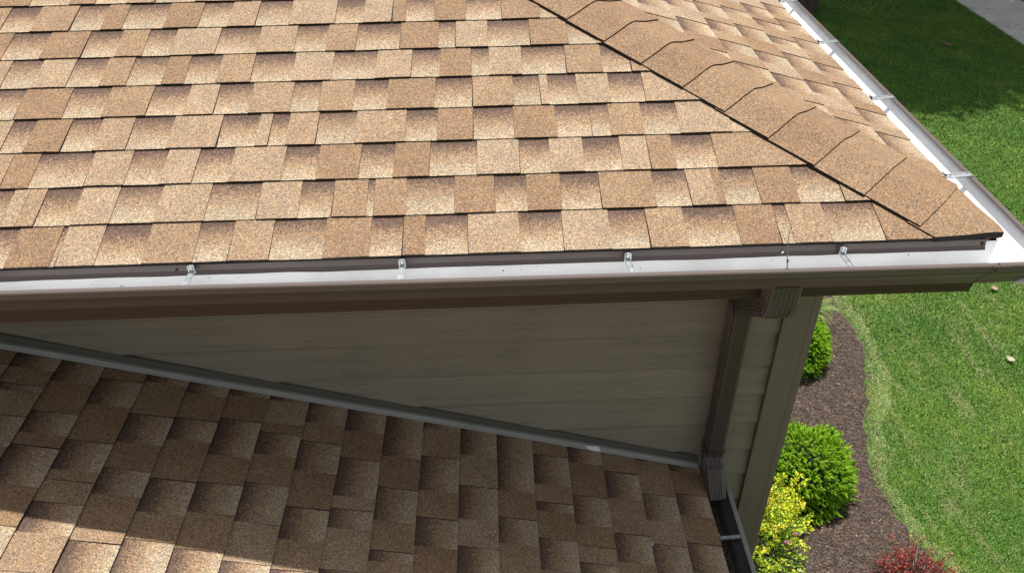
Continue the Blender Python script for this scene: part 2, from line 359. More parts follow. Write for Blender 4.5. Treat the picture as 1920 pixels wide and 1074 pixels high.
# ------------------------------------------------------------------ the house
HB = Vector((-.255, .375, G))
house = empty('house', HB, 'tan sided house with brown shingled hip roof, white lined gutter and lower wing roof', 'house')
A = R(18.1323); CA, SA = math.cos(A), math.sin(A)
B = 0.2937; CB, SB = math.cos(B), math.sin(B)
E = 0.143
XL, ZL = -.577, -1.344      # eave of the wing roof
def map_main(u, s, h): return (u, s*CA-h*SA, s*SA+h*CA)
def map_side(u, s, h): return (-s*CA+h*SA, u, s*SA+h*CA)
def map_low(u, s, h): return (XL-s*CB+h*SB, u, ZL+s*SB+h*CB)
TONE = {'D': 0.0, 'M': .5, 'L': 1.0}
MAIN={
 0:'G-2697 D-2683 G-2564 L-2551 G-2446 M-2321 G-2185 M-2091 G-1981 D-1838 G-1712 D-1624 G-1563 L-1447 G-1305 L-1186 G-1055 M-952 G-848 D-704 G-594 M-558 G-455 D-311',
 1:'L-2744 M-2700 G-2650 L-2549 G-2441 L-2319 G-2179 L-2037 G-1921 M-1828 G-1731 M-1712 G-1621 D-1484 G-1369 D-1278 G-1180 M-1069 G-915 L-817 D-742 G-719 D-620 G-511 M-385',
 2:'D-2791 G-2710 L-2552 G-2437 L-2334 G-2240 L-2138 G-1984 D-1884 G-1760 D-1661 G-1556 L-1418 G-1293 L-1204 G-1103 L-993 D-911 G-837 M-715',
 3:'G-2838 D-2767 G-2658 M-2565 G-2466 L-2345 G-2196 L-2082 G-2043 M-1991 G-1901 M-1786 G-1633 D-1537 G-1428 D-1306 G-1176 G-1070 M-1013 G-912 L-802 G-645',
 4:'G-2885 D-2843 G-2696 M-2574 G-2438 L-2323 G-2231 G-2187 M-2125 G-1995 M-1908 G-1802 D-1696 G-1546 M-1430 G-1301 L-1218 G-1191 L-1101 G-997 L-889',
 5:'G-2932 L-2831 G-2723 M-2619 G-2532 D-2421 G-2350 M-2248 G-2140 L-2008 G-1881 L-1740 G-1625 D-1534 G-1433 L-1375 G-1268 M-1126 G-1009 M-917',
 6:'D-2979 G-2972 D-2849 G-2715 M-2607 G-2516 L-2424 G-2276 L-2141 G-2017 M-1913 G-1814 D-1670 G-1541 L-1484 G-1377 D-1237 G-1110 M-1017',
 7:'G-3027 M-2923 G-2792 D-2688 G-2616 D-2476 G-2358 M-2258 G-2164 L-2052 G-1896 L-1800 D-1702 G-1656 D-1558 G-1450 D-1327 G-1196',
 8:'D-3074 G-2972 D-2832 G-2744 L-2632 G-2534 M-2397',
}
LOW={
 0:'G372 D326 G214 D110 G-10',
 1:'G372 M352 G187 L64 G-39',
 2:'M372 G269 M141 G-17 M-135',
 3:'G372 D283 G126 D-2 M-91 G-160',
 4:'M372 G292 M151 G70 D31 G-86',
 5:'G372 G234 D96 G-22 M-130',
 6:'G372 L230 G88 L-54 G-164',
 7:'G372 M332 G194 M38 G-72 D-186',
 8:'G372 D165 G26 M-112 G-225 M-265',
 9:'G372 D255 G128 M-37 G-89 L-165 G-317',
 10:'G372 M264 G175 G68 D42 G-108 M-232 G-339',
 11:'G372 L340 D227 G186 D86 G-37 L-191 G-333',
 12:'G372 D333 G216 D51 G-64 M-180 G-312',
 13:'G372 D305 G187 D88 G-76 M-205 G-303',
 14:'G372 M328 G172 D45 G-62 D-163 M-288 G-332',
 15:'D372 G306 D181 G23 M-99 M-137 G-219 M-326',
 16:'G372 D256 G118 D24 G-26 D-177 G-317',
 17:'G372 M292 G215 L184 G76',
}
def parse(t): return [(float(w_[1:])/1000, w_[0]) for w_ in t.split()]

def random_course(u0, u1, rnd):
    out = []; u = u0; g = rnd.random() < .5
    while u < u1:
        out.append((u, 'G' if g else rnd.choice('DMLM')))
        if g: u += rnd.choice((.085, .115, .13, .15, .09))
        else: u += rnd.choice((.075, .10, .12, .14))
        if g or rnd.random() > .12: g = not g
    return out

def slope(mb, fmap, courses, ulimit, sgn=1, seed=0, hmul=1.0, step=0.0):
    """courses: {k: ([(u,type)...] ascending in u, uend)}; ulimit(s) -> (umin, umax)"""
    H_LO, H_HI, DROP, OV = .0072+step, .0096+step, .0052+step, .03
    def nz(a_, k, q): return noise.noise(Vector((a_*4.0, k*7.31+seed, q)))
    for k, (pcs, uend) in courses.items():
        s0 = k*E
        ds = lambda u: .0022*nz(u, k, 1)+.0009*nz(u*6, k, 2)
        dh = lambda u: max(0, .0022*nz(u*1.5, k, 3))*hmul
        segs = []
        for i, (u, t) in enumerate(pcs):
            segs.append((u, pcs[i+1][0] if i+1 < len(pcs) else uend, t))
        # recessed layer: one continuous strip under everything, coloured per piece
        for (ua, ub, t) in segs:
            gap = t == 'G'
            jt = random.Random(int(ua*9973)+k*31+seed); tone = TONE.get(t, .5)+jt.uniform(-.22, .22)
            skew = jt.uniform(-.0025, .0025)
            hb = H_LO if gap else H_HI
            n_ = max(1, int((ub-ua)/.03)); us = [ua+(ub-ua)*i/n_ for i in range(n_+1)]
            inset = 0.0 if gap else .0007
            us[0] += inset; us[-1] -= inset
            prev = None
            svals = (0, .5, 1.0, (E+OV)/E)
            for i, u in enumerate(us):
                col = []
                for sv in svals:
                    s_ = s0+sv*E+(ds(u) if sv == 0 else 0)
                    lo_, hi_ = ulimit(s_); uu = min(max(u+(skew*(1-sv) if 0 < i < n_ or True else 0), lo_), hi_)
                    h_ = hb-DROP*sv+(dh(u)*(1-sv)**2 if sv < 1 else 0)
                    col.append((uu, s_, h_, 1-0 if False else sv))
                if prev is not None:
                    for q in range(len(svals)-1):
                        a0, a1, b1, b0 = prev[q], prev[q+1], col[q+1], col[q]
                        if abs(a0[0]-b0[0]) < 1e-5 and abs(a1[0]-b1[0]) < 1e-5: continue
                        pts = [fmap(*p_[:3]) for p_ in (a0, b0, b1, a1)]; tvs = [p_[3] for p_ in (a0, b0, b1, a1)]
                        if abs(a1[0]-b1[0]) < 1e-5: pts = pts[:3]; tvs = tvs[:3]
                        if abs(a0[0]-b0[0]) < 1e-5: pts = [pts[0], pts[2], pts[3]] if len(pts) == 4 else pts; tvs = [tvs[0], tvs[2], tvs[3]] if len(tvs) == 4 else tvs
                        if sgn < 0: pts = pts[::-1]; tvs = tvs[::-1]
                        mb.face(pts, 0, tone, 1.0 if gap else 0.0, tvs)
                    # butt face
                    a0, b0 = prev[0], col[0]
                    if abs(a0[0]-b0[0]) > 1e-5:
                        pts = [fmap(a0[0], a0[1]+.001, max(-.001, a0[2]-.011)), fmap(b0[0], b0[1]+.001, max(-.001, b0[2]-.011)), fmap(*b0[:3]), fmap(*a0[:3])]
                        mb.face(pts if sgn > 0 else pts[::-1], 1)
                if not gap and i in (0, n_):
                    # side face of the raised tab
                    for q in range(2):
                        a0, a1 = col[q], col[q+1]
                        if a0[0] in ulimit(a0[1]) : continue
                        pts = [fmap(*a0[:3]), fmap(*a1[:3]), fmap(a1[0], a1[1], a1[2]-.0035), fmap(a0[0], a0[1], a0[2]-.0035)]
                        mb.face(pts if (i == 0) == (sgn > 0) else pts[::-1], 1)
                prev = col
        # asphalt under-sheet closes the slits between tabs
        for (ua, ub) in ((pcs[0][0], uend),):
            c_ = []
            for sv in (0.01, 1.0):
                s_ = s0+sv*E; lo_, hi_ = ulimit(s_)
                c_ += [fmap(max(ua, lo_), s_, H_LO-DROP*sv-.0022), fmap(min(ub, hi_), s_, H_LO-DROP*sv-.0022)]
            pts = [c_[0], c_[1], c_[3], c_[2]]; mb.face(pts if sgn > 0 else pts[::-1], 1)

# --- front slope (traced courses, then random ones up to the ridge)
rnd = random.Random(3)
ULEFT = -5.2; NK = 26
courses = {}
for k in range(NK):
    if k in MAIN:
        pcs = parse(MAIN[k]); uend = pcs[-1][0]+.35
        lead = [q for q in random_course(ULEFT, pcs[0][0]-.05, rnd)]
        if k == 8:
            pcs += random_course(pcs[-1][0]+.1, -k*E*CA+.05, rnd)
        courses[k] = (lead+pcs, 0.05)
    else:
        courses[k] = (random_course(ULEFT, -k*E*CA+.05, rnd), .05)
    pcs = [q for q in courses[k][0] if q[0] < -k*E*CA]
    courses[k] = (pcs, -k*E*CA+.0)
mb = MB(); slope(mb, map_main, courses, lambda s: (ULEFT, -s*CA), 1, 0)
# deck under the shingles
def deck(mb, fmap, poly):
    top = [fmap(u, s, -.002) for u, s in poly]; bot = [fmap(u, s, -.020) for u, s in poly]
    mb.face(top, 1); mb.face(bot[::-1], 1)
    for i in range(len(poly)):
        j = (i+1) % len(poly); mb.face([bot[i], bot[j], top[j], top[i]], 1)
SM = NK*E
deck(mb, map_main, [(ULEFT, .012), (-.02, .012), (-SM*CA-.0, SM), (ULEFT, SM)])
roof_front = mb.build('roof', [M_SH, M_EDGE], house)
tag(roof_front, 'sunlit main slope of tan and brown tab shingles above the front gutter')

# --- side slope beyond the hip
rnd = random.Random(11); courses = {}
UR = 7.5
for k in range(NK):
    courses[k] = ([(max(u, k*E*CA), t) for u, t in random_course(k*E*CA, UR, rnd)], UR)
mb = MB(); slope(mb, map_side, courses, lambda s: (s*CA, UR), -1, 50)
deck(mb, lambda u, s, h: map_side(u, s, h), [(UR, .012), (.02, .012), (SM*CA, SM), (UR, SM)])
roof_side = mb.build('roof', [M_SH, M_EDGE], house)
tag(roof_side, 'paler side slope of shingles falling away behind the hip')

# --- hip caps
D = Vector((-1, 1, SA/CA)).normalized()
nM = Vector((0, -SA, CA)); nR = Vector((SA, 0, CA))
Em = nM.cross(D); Em = Em if Em.y < 0 else -Em
Er = nR.cross(D); Er = Er if Er.x > 0 else -Er
def cap_pt(t, w, h, bump=0.0):
    Hh = Vector((-t, t, t*SA/CA)); r = .028
    if w < -r: base = Hh+Em*(-w); n_ = nM
    elif w > r: base = Hh+Er*w; n_ = nR
    else:
        f = (w+r)/(2*r); p0 = Em*r; p1 = Vector((0, 0, 0)); p2 = Er*r
        base = Hh+p0*(1-f)**2+p1*2*f*(1-f)+p2*f*f; n_ = (nM*(1-f)+nR*f).normalized()
    return base+n_*(h+bump*max(0, 1-abs(w-.01)/.09))
STEP = .1117; WL, WR_ = -.130, .195
ws = [WL, -.10, -.07, -.045, -.028, -.018, -.009, 0, .009, .018, .028, .045, .07, .10, .15, WR_]
for j in range(30):
    cr = random.Random(j*7+1)
    t0 = STEP*j+.004+cr.uniform(-.003, .003) if j else -.26; t1 = STEP*(j+1)+.03
    wj = cr.uniform(-.003, .003); tone = .04+cr.uniform(-.04, .22)
    bm = bmesh.new(); grid = []
    nt_ = 5 if j else 12
    tk = .0034
    for i in range(nt_+1):
        f = i/nt_; t = t0+(t1-t0)*f; fe = max(0, (t-(STEP*j))/(t1-STEP*j))
        h = .0200-.0058*fe
        row = []
        for w in ws:
            ww = w+(wj if w < 0 else -wj); skew_t = (.006*abs(w)/.15 if i == 0 and j else 0)+.0006*noise.noise(Vector((w*30, j, 0)))*(i == 0)
            hh = h-.0022*min(1, abs(w)/.13)*(1 if w < 0 else .6)
            row.append(bm.verts.new(cap_pt(t+skew_t, ww, hh, .007)))
        grid.append(row)
    top = []
    for i in range(nt_):
        for q in range(len(ws)-1): top.append(bm.faces.new((grid[i][q+1], grid[i][q], grid[i+1][q], grid[i+1][q+1])))
    for f_ in top: f_.material_index = 0
    ret = bmesh.ops.extrude_face_region(bm, geom=top)
    newv = [g for g in ret['geom'] if isinstance(g, bmesh.types.BMVert)]; newf = [g for g in ret['geom'] if isinstance(g, bmesh.types.BMFace)]
    up = Vector((SA*.5, -SA*.5, CA)).normalized()
    for v_ in newv: v_.co += up*0
    for v_ in newv:
        pass
    # the extruded copy becomes the top; drop the old sheet by the thickness
    old = set(v_ for row in grid for v_ in row)
    for v_ in old: v_.co -= up*.0165
    tops = set(newf)
    bmesh.ops.recalc_face_normals(bm, faces=bm.faces)
    if j < 2:
        for co, no in (((0, -.004, 0), (0, -1, 0)), ((.004, 0, 0), (1, 0, 0))):
            g = bmesh.ops.bisect_plane(bm, geom=bm.verts[:]+bm.edges[:]+bm.faces[:], plane_co=co, plane_no=no, clear_outer=True)
            ed = [e_ for e_ in g['geom_cut'] if isinstance(e_, bmesh.types.BMEdge)]
            try: bmesh.ops.holes_fill(bm, edges=ed, sides=200)
            except Exception: pass
    bm.normal_update()
    for f_ in bm.faces: f_.material_index = 0 if f_.normal.z > .75 else 1
    for v_ in bm.verts: v_.co -= wpos(roof_front)
    me = bpy.data.meshes.new('hip_cap'); bm.to_mesh(me); bm.free()
    me.materials.append(M_SH); me.materials.append(M_EDGE)
    at = me.attributes.new('tone', 'FLOAT', 'FACE'); at.data.foreach_set('value', [tone]*len(me.polygons))
    at = me.attributes.new('tv', 'FLOAT', 'POINT'); at.data.foreach_set('value', [.5]*len(me.vertices))
    for p_ in me.polygons: p_.use_smooth = p_.material_index == 0
    o = bpy.data.objects.new('hip_cap', me); scene.collection.objects.link(o); o.parent = roof_front
    mod = o.modifiers.new('es', 'EDGE_SPLIT'); mod.split_angle = R(35)

# --- wing roof
rnd = random.Random(23); courses = {}
YB = -3.4; YT = .368
for k in range(27):
    if k in LOW:
        pc = parse(LOW[k]); # descending in y
        segs = []; 
        for i, (y, t) in enumerate(pc):
            y2 = pc[i+1][0] if i+1 < len(pc) else y-.125
            segs.append((y2, y, t))
        lowy = segs[-1][0]; asc = [(s_[0], s_[2]) for s_ in segs[::-1]]
        rest = random_course(YB, lowy-.04, rnd)
        if rest and asc[0][1] == 'G' and rest[-1][1] == 'G': rest[-1] = (rest[-1][0], 'M')
        asc = rest+asc
    else: asc = random_course(YB, YT-.02, rnd)
    courses[k] = ([q for q in asc if q[0] < YT-.003], YT)
mb = MB(); slope(mb, map_low, courses, lambda s: (YB, YT), -1, 90, 1.3, .0030)
deck(mb, map_low, [(YT, .012), (YB, .012), (YB, 27*E), (YT, 27*E)])
roof_low = mb.build('roof', [M_SH, M_EDGE], house)
tag(roof_low, 'shaded lower wing roof of brown shingles sloping down to the right below the siding')

# ------------------------------------------------------------------ walls
mb = MB()
mb.box((-5.2, .392, G), (-.262, 6.9, -.19)); mb.box((-5.1, -3.2, G), (-.88, .388, ZL-.14))
mb.box((-.2615, .392, G), (-.2585, 6.9, -.19))
wall = mb.build('wall', M_SID, house)
# siding boards: each leans out at its foot
zl = -.19; k = 0
laps = [-.19, -.335, -.485, -.635, -.790, -.942, -1.093, -1.245, -1.392, -1.555, -1.705, -1.855]
for i in range(len(laps)-1):
    zt, zb = laps[i], laps[i+1]
    x0 = -5.2
    if i == 3: spans = [(x0, -1.95), (-1.9497, -.374)]
    elif i == 6: spans = [(x0, -1.2), (-1.1997, -.374)]
    else: spans = [(x0, -.374)]
    for (xa, xb) in spans:
        mb = MB(); nseg = 8; rows = []
        for q in range(nseg+1):
            x = xa+(xb-xa)*q/nseg; wv = .0012*noise.noise(Vector((x*2, i*3.3, 0)))
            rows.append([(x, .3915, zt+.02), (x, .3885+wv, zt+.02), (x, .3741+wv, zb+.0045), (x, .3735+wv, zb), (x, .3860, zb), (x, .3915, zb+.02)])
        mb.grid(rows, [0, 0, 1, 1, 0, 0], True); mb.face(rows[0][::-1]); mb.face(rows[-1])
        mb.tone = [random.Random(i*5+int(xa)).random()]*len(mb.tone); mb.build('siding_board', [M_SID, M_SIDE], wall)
# corner trim: front board and the edge of the side board
mb = MB(); mb.box((-.376, .356, G), (-.2845, .3905, -.19)); t1 = mb.build('corner_trim', M_TRIM, wall, bevel=.003)
mb = MB(); mb.box((-.2825, .358, G), (-.2565, .50, -.19)); t2 = mb.build('corner_trim', M_TRIM, wall, bevel=.003)

# fascia and soffit
mb = MB()
mb.box((-5.2, .014, -.190), (-.014, .034, -.008)); mb.box((-.012, .0345, -.190), (.006, 7.5, -.012))
mb.box((-5.2, .0135, -.1905), (-.014, .016, -.176))
mb.build('fascia', M_BROWN2, house, bevel=.0015)
mb = MB(); mb.box((-5.2, .0345, -.184), (-.0345, .3555, -.176)); mb.box((-.2555, .356, -.184), (-.0125, 7.5, -.176))
mb.build('soffit', M_SOFF, house)

# drip edge: a thin metal strip under the first course, its foot kicked out and a little wavy
def wavy(x): return .0022*noise.noise(Vector((x*3.1, 2, 0)))+.0012*noise.noise(Vector((x*9, 7, 0)))
mb = MB(); rows = []
n_ = 120
for i in range(n_+1):
    x = -5.2+(5.2-.030)*i/n_; wv = wavy(x)
    rows.append([(x, .03, -.0015), (x, .0025, -.004), (x, .001+wv*.5, -.022), (x, -.003+wv, -.030+wv), (x, -.006+wv, -.0335+wv), (x, -.0035+wv, -.0335+wv), (x, .003+wv*.5, -.022), (x, .0045, -.006)])
mb.grid(rows, 0, True); mb.face(rows[-1]); mb.face(rows[0][::-1])
drip = mb.build('drip_edge', M_BROWN, house, smooth=False)
mb = MB(); rows = []
for i in range(n_+1):
    y = .02+7.4*i/n_
    rows.append([(-.03, y, -.0015), (.0075, y, -.004), (.009, y, -.022), (.013, y, -.030), (.0145, y, -.032), (.012, y, -.032), (.007, y, -.022), (.0055, y, -.006)])
mb.grid(rows, 0, True); mb.build('drip_edge', M_BROWN, house)

def disc(mb, c, n, r, h, mat=0, seg=12, dome=True):
    n = Vector(n).normalized(); u = n.orthogonal().normalized(); v = n.cross(u); c = Vector(c)
    ring = lambda rr, hh: [c+n*hh+(u*math.cos(2*math.pi*i/seg)+v*math.sin(2*math.pi*i/seg))*rr for i in range(seg)]
    rows = [ring(r, 0), ring(r, h*.5), ring(r*.72, h), ring(r*.05, h*(1.15 if dome else 1.0))]
    mb.grid(rows, mat, True); mb.face(rows[-1], mat)

# ------------------------------------------------------------------ gutter
def gz(x): return -.0115-.0052*(x+1.33)      # falls towards the outlet on the right
outer = [(-.0145, .002), (-.0145, -.088), (.056, -.088), (.064, -.068), (.069, -.058), (.0745, -.0555), (.0738, -.0530), (.080, -.050), (.088, -.040), (.094, -.030), (.0985, -.0262), (.0958, -.0246), (.1015, -.0222), (.1015, -.003), (.0985, .0), (.0865, 0.0), (.0855, -.0012), (.0855, -.009)]
inner = [(.0868, -.009), (.0868, -.0018), (.0975, -.0016), (.0998, -.004), (.0998, -.0200), (.0935, -.0243), (.0905, -.029), (.0850, -.0385), (.0775, -.0465), (.0700, -.054), (.0675, -.057), (.0625, -.067), (.0545, -.0865), (-.013, -.0865), (-.013, .002)]
prof = outer+inner; no = len(outer)
mats_ = [0]*(no)+[1]*(len(inner)); mats_[len(prof)-1] = 0; mats_[no-1] = 0
mb = MB(); path = []
xs_ = [-5.2+i*.2 for i in range(26)]
for x in xs_: path.append(lambda q, x=x: (x, -q[0]+.0008*math.sin(x*5), q[1]+gz(x)))
SHX = .022
path.append(lambda q: (q[0]+SHX, -q[0], q[1]+gz(0)))
extrude(mb, prof, path, mats_, True, True)
gut = mb.build('gutter', [M_BROWN, M_WHITE], house)
tag(gut, 'front gutter, brown outside and bright white inside')
path = [lambda q: (q[0]+SHX-.0003, -q[0]+.0003, q[1]+gz(0))]
for i in range(1, 30): path.append(lambda q, y=i*.27: (q[0]+SHX, y, q[1]+gz(0)+.002*y))
mb = MB(); extrude(mb, prof, path, mats_, True, True)
gut2 = mb.build('gutter', [M_BROWN, M_WHITE], house); tag(gut2, 'side gutter running away along the sunlit side slope')
# lap seam strip at the mitre and its rivets
mb = MB(); so = [(d_+.0012, z_) for d_, z_ in outer[2:15]]
path = [lambda q, x=x: (x, -q[0], q[1]+gz(x)-.0002) for x in (-.062, -.036, -.01)]
rows = [[f(q) for q in so] for f in path]; mb.grid(rows, 0)
o = mb.build('seam_strip', M_BROWN, gut); md = o.modifiers.new('s', 'SOLIDIFY'); md.thickness = .0008; md.offset = 0
m, nt, b = mat('screw_dark'); b.inputs['Base Color'].default_value = (.03, .025, .022, 1); b.inputs['Metallic'].default_value = .5; b.inputs['Roughness'].default_value = .4; M_SCR = m
for (c_, n_, mt_) in (((-.043, -.094, gz(0)+.0005), (0, 0, 1), M_SCR), ((-.053, -.1035, gz(0)-.012), (0, -1, 0), M_SCR)):
    mb = MB(); disc(mb, (0, 0, 0), n_, .0032, .0022); mb.build('screw', mt_, gut, loc=(0, 0, 0)).location = Vector(c_)-wpos(gut)
for (x, z, r, mt_) in ((-2.232, -.018, .0035, M_SCR), (-.590, -.021, .0045, M_GALV), (-.040, -.017, .0045, M_SCR), (-.98, -.03, .001, M_SCR)):
    mb = MB(); disc(mb, (0, 0, 0), (0, -1, 0), r, .003); mb.build('screw', mt_, drip, loc=(0, 0, 0)).location = Vector((x, -.0005, z))-wpos(drip)
# a little grit and a few dead specks stuck to the back of the gutter
mb = MB(); gr = random.Random(5)
for i in range(46):
    x = gr.uniform(-3.0, -.08); z = gz(x)-gr.uniform(.030, .082)*gr.uniform(.6, 1); r_ = gr.choice((.0008, .0010, .0013, .0022))
    disc(mb, (x, .0127, z), (gr.uniform(-.3, .3), -1, gr.uniform(-.3, .3)), r_, .001, seg=6)
tag(mb.build('gutter_grit', M_SCR, gut), 'tiny dark specks of grit on the white gutter lining', kind='stuff')
# sealant in the mitre
bm = bmesh.new(); bmesh.ops.create_icosphere(bm, subdivisions=4, radius=1)
for v_ in bm.verts:
    q = v_.co.copy(); r_ = 1+.35*noise.noise(q*2.2)+.2*noise.noise(q*6)
    v_.co = Vector((.088+.034*q.x*r_, -.045+.040*q.y*r_, gz(0)-.082+.012*q.z*r_))-wpos(gut2)
me = bpy.data.meshes.new('sealant'); bm.to_mesh(me); bm.free(); me.materials.append(M_CAULK); me.polygons.foreach_set('use_smooth', [True]*len(me.polygons))
o = bpy.data.objects.new('sealant', me); scene.collection.objects.link(o); o.parent = gut2

# hangers: screw plate on the drip edge, a folded strap across to the lip
def make_hanger(zs=0.0, wide=0.0):
    mb = MB()
    # plate (faces out), folded top
    pl = [(-.0095, -.004), (.0095, -.004), (.0095, -.026), (-.0095, -.026)]
    mb.box((-.0095, -.0105, -.027), (.0095, -.0065, -.0035))
    mb.box((-.0095, -.0125, -.0275), (-.0065, -.0065, -.0035)); mb.box((.0065, -.0125, -.0275), (.0095, -.0065, -.0035))
    # strap with raised ribs
    def strap(x0, x1, z0, z1, y0=-.010, y1=-.096):
        a_ = [(x0, y0, z0), (x1, y0, z0), (x1, y1, z0+.006), (x0, y1, z0+.006)]; b_ = [(p[0], p[1], p[2]+(z1-z0)) for p in a_]
        mb.face(a_[::-1]); mb.face(b_)
        for i in range(4):
            j = (i+1) % 4; mb.face([a_[i], a_[j], b_[j], b_[i]])
    w_ = .0075+wide
    strap(-w_, w_, -.0265+zs, -.0250+zs); strap(-w_, -w_+.0025, -.0250+zs, -.0215+zs); strap(w_-.0025, w_, -.0250+zs, -.0215+zs); strap(-.0014, .0014, -.0250+zs, -.0232+zs)
    disc(mb, (0, -.0105, -.013), (0, -1, 0), .0048, .004)
    disc(mb, (0, -.0145, -.013), (0, -1, 0), .0022, .001)
    return mb
hang = make_hanger().build('gutter_hanger', M_GALV, gut, loc=(0, 0, 0), bevel=.0005)
hx = [-2.187, -1.624, -1.016, -.429, -2.76, -3.35, -3.94, -4.5]
for i, x in enumerate(hx):
    o = hang if i == 0 else hang.copy()
    if i: scene.collection.objects.link(o); o.parent = gut
    o.location = Vector((x, 0, gz(x)+.0125))-wpos(gut); o.rotation_euler = (0, 0, (.0, .0, .10, .02, 0, 0, 0, 0)[i])
hang2 = make_hanger(.008, .004).build('gutter_hanger', M_GALV, gut2, loc=(0, 0, 0), bevel=.0005)
for i, y in enumerate((.378, .965, 1.545, 2.10, 2.7, 3.3, 3.9)):
    o = hang2 if i == 0 else hang2.copy()
    if i: scene.collection.objects.link(o); o.parent = gut2
    o.location = Vector((SHX, y, gz(0)+.0125+.002*y))-wpos(gut2); o.rotation_euler = (0, 0, R(90))

# ------------------------------------------------------------------ step flashing where the wing roof meets the wall
mb = MB(); mb2 = MB()
def roofz(x): return ZL+(XL-x)*math.tan(B)
fl = []
xs_ = [-5.0+i*.11 for i in range(41)]; xs_ = [x for x in xs_ if x < -.60]+[-.585]
rows = []; rows2 = []
for x in xs_:
    z = roofz(x); wv = .0015*noise.noise(Vector((x*4, 0, 9)))
    rows.append([(x, .3712, z+.0), (x, .3705, z+.034+wv), (x, .3722, z+.066), (x, .3734, z+.066), (x, .3734, z)])
    rows2.append([(x, .3700, z+.0125), (x, .3690, z+.036+wv), (x, .3560+wv, z+.0365+wv), (x, .3545+wv, z+.033+wv), (x, .3535, z+.0125)])
mb.grid(rows, 0, True); mb.face(rows[0][::-1]); mb.face(rows[-1])
flash = mb.build('flashing', M_FLASHD, house); tag(flash, 'dark flashing strip with a pale grey foot along the sloping joint')
mb2.grid(rows2, 0, True); mb2.face(rows2[0][::-1]); mb2.face(rows2[-1])
mb2.build('flashing_foot', M_FLASH, flash)
mb = MB(); pts = []
cx_, cz_ = -1.018, roofz(-1.018)+.026
sh = [(-.034, .010), (-.020, .006), (-.010, .011), (.004, .009), (.012, .013), (.026, .010), (.030, -.004), (.024, -.010), (.010, -.012), (-.004, -.010), (-.014, -.006), (-.022, -.003)]
fr = [(cx_+u, .3520, cz_+v-.3*u) for u, v in sh]; bk = [(cx_+u*1.04, .357, cz_+v*1.05-.3*u) for u, v in sh]
mb.face(fr); mb.face(bk[::-1])
for i in range(len(sh)):
    j = (i+1) % len(sh); mb.face([bk[i], bk[j], fr[j], fr[i]])
mb.build('caulk_smear', M_CAULK, flash)

# ------------------------------------------------------------------ lower gutter
mb = MB(); LZ = -1.350; LX = XL+.0
def lg(y): return [(lambda q: (LX+q[0]*1.07, y, LZ+q[1]+.004*(y-.4)))]
path = [(lambda q, y=y: (LX+q[0]*1.06, y, LZ+q[1])) for y in [.368-i*.25 for i in range(15)]]
mats2 = list(mats_)
extrude(mb, prof, path, mats2, True, True)
# end cap
cap = [(LX+q[0]*1.06, .3695, LZ+q[1]) for q in outer[:15]]
capb = [(p[0], .3665, p[2]) for p in cap]
mb.face(cap, 0); mb.face(capb[::-1], 1)
gut3 = mb.build('gutter', [M_GREYB, M_DARKIN], house); tag(gut3, 'dark grimy lower gutter at the eave of the wing roof')
h3 = make_hanger().build('gutter_hanger', M_GALV, gut3, loc=(0, 0, 0), bevel=.0005)
for i, y in enumerate((.045, -.55, -1.15)):
    o = h3 if i == 0 else h3.copy()
    if i: scene.collection.objects.link(o); o.parent = gut3
    o.location = Vector((LX, y, LZ+.012))-wpos(gut3); o.rotation_euler = (0, 0, R(90))
mb = MB(); mb.box((LX-.036, YB, LZ-.15), (LX-.016, .3685, LZ-.001)); mb.build('fascia', M_BROWN2, house)
mb = MB(); mb.box((-.88, YB, LZ-.15), (LX-.0365, .3685, LZ-.142)); mb.build('soffit', M_SOFF, house)
# granule sludge in the trough
mb = MB(); rows = []
for i in range(60):
    y = .36-i*.06
    rows.append([(LX-.012+.068*q/6, y, LZ-.080+.010*noise.noise(Vector((q*.5, y*5, 0)))+.004*noise.noise(Vector((q*3, y*30, 0)))) for q in range(7)])
mb.grid(rows[::-1]); 
m, nt, b = mat('gutter_silt'); tc = N(nt, 'ShaderNodeTexCoord'); v = N(nt, 'ShaderNodeTexVoronoi', i_Scale=280.0); L(nt, tc.outputs['Object'], v.inputs['Vector'])
sp = N(nt, 'ShaderNodeSeparateColor'); L(nt, v.outputs['Color'], sp.inputs[0])
L(nt, ramp(nt, sp.outputs[0], [(0, (.02, .016, .012)), (.8, (.07, .055, .04)), (1, (.2, .16, .12))]), b.inputs['Base Color']); b.inputs['Roughness'].default_value = .9
mb.build('gutter_silt', m, gut3, smooth=True)

# ------------------------------------------------------------------ downspout
def ribbed(w, d, rib=.0038, nr=5):
    """cross-section of a corrugated rectangular pipe: (a across the width, b depth), front at b=-d/2"""
    pts = []
    def side(p0, p1, nrm, k):
        L_ = math.hypot(p1[0]-p0[0], p1[1]-p0[1]); n = k*4
        out = [p0]
        for i in range(k):
            for f, off in ((.18, 0), (.34, 1), (.66, 1), (.82, 0)):
                u = .08+.84*(i+f)/k; out.append((p0[0]+(p1[0]-p0[0])*u+nrm[0]*rib*off, p0[1]+(p1[1]-p0[1])*u+nrm[1]*rib*off))
        return out
    a_, b_ = w/2, d/2; c_ = .004
    pts += side((-a_+c_, -b_), (a_-c_, -b_), (0, -1), nr)
    pts += [(a_-c_, -b_)]+side((a_, -b_+c_), (a_, b_-c_), (1, 0), nr)
    pts += [(a_, b_-c_)]+side((a_-c_, b_), (-a_+c_, b_), (0, 1), nr)
    pts += [(-a_+c_, b_)]+side((-a_, b_-c_), (-a_, -b_+c_), (-1, 0), nr)
    pts += [(-a_, -b_+c_)]
    return pts
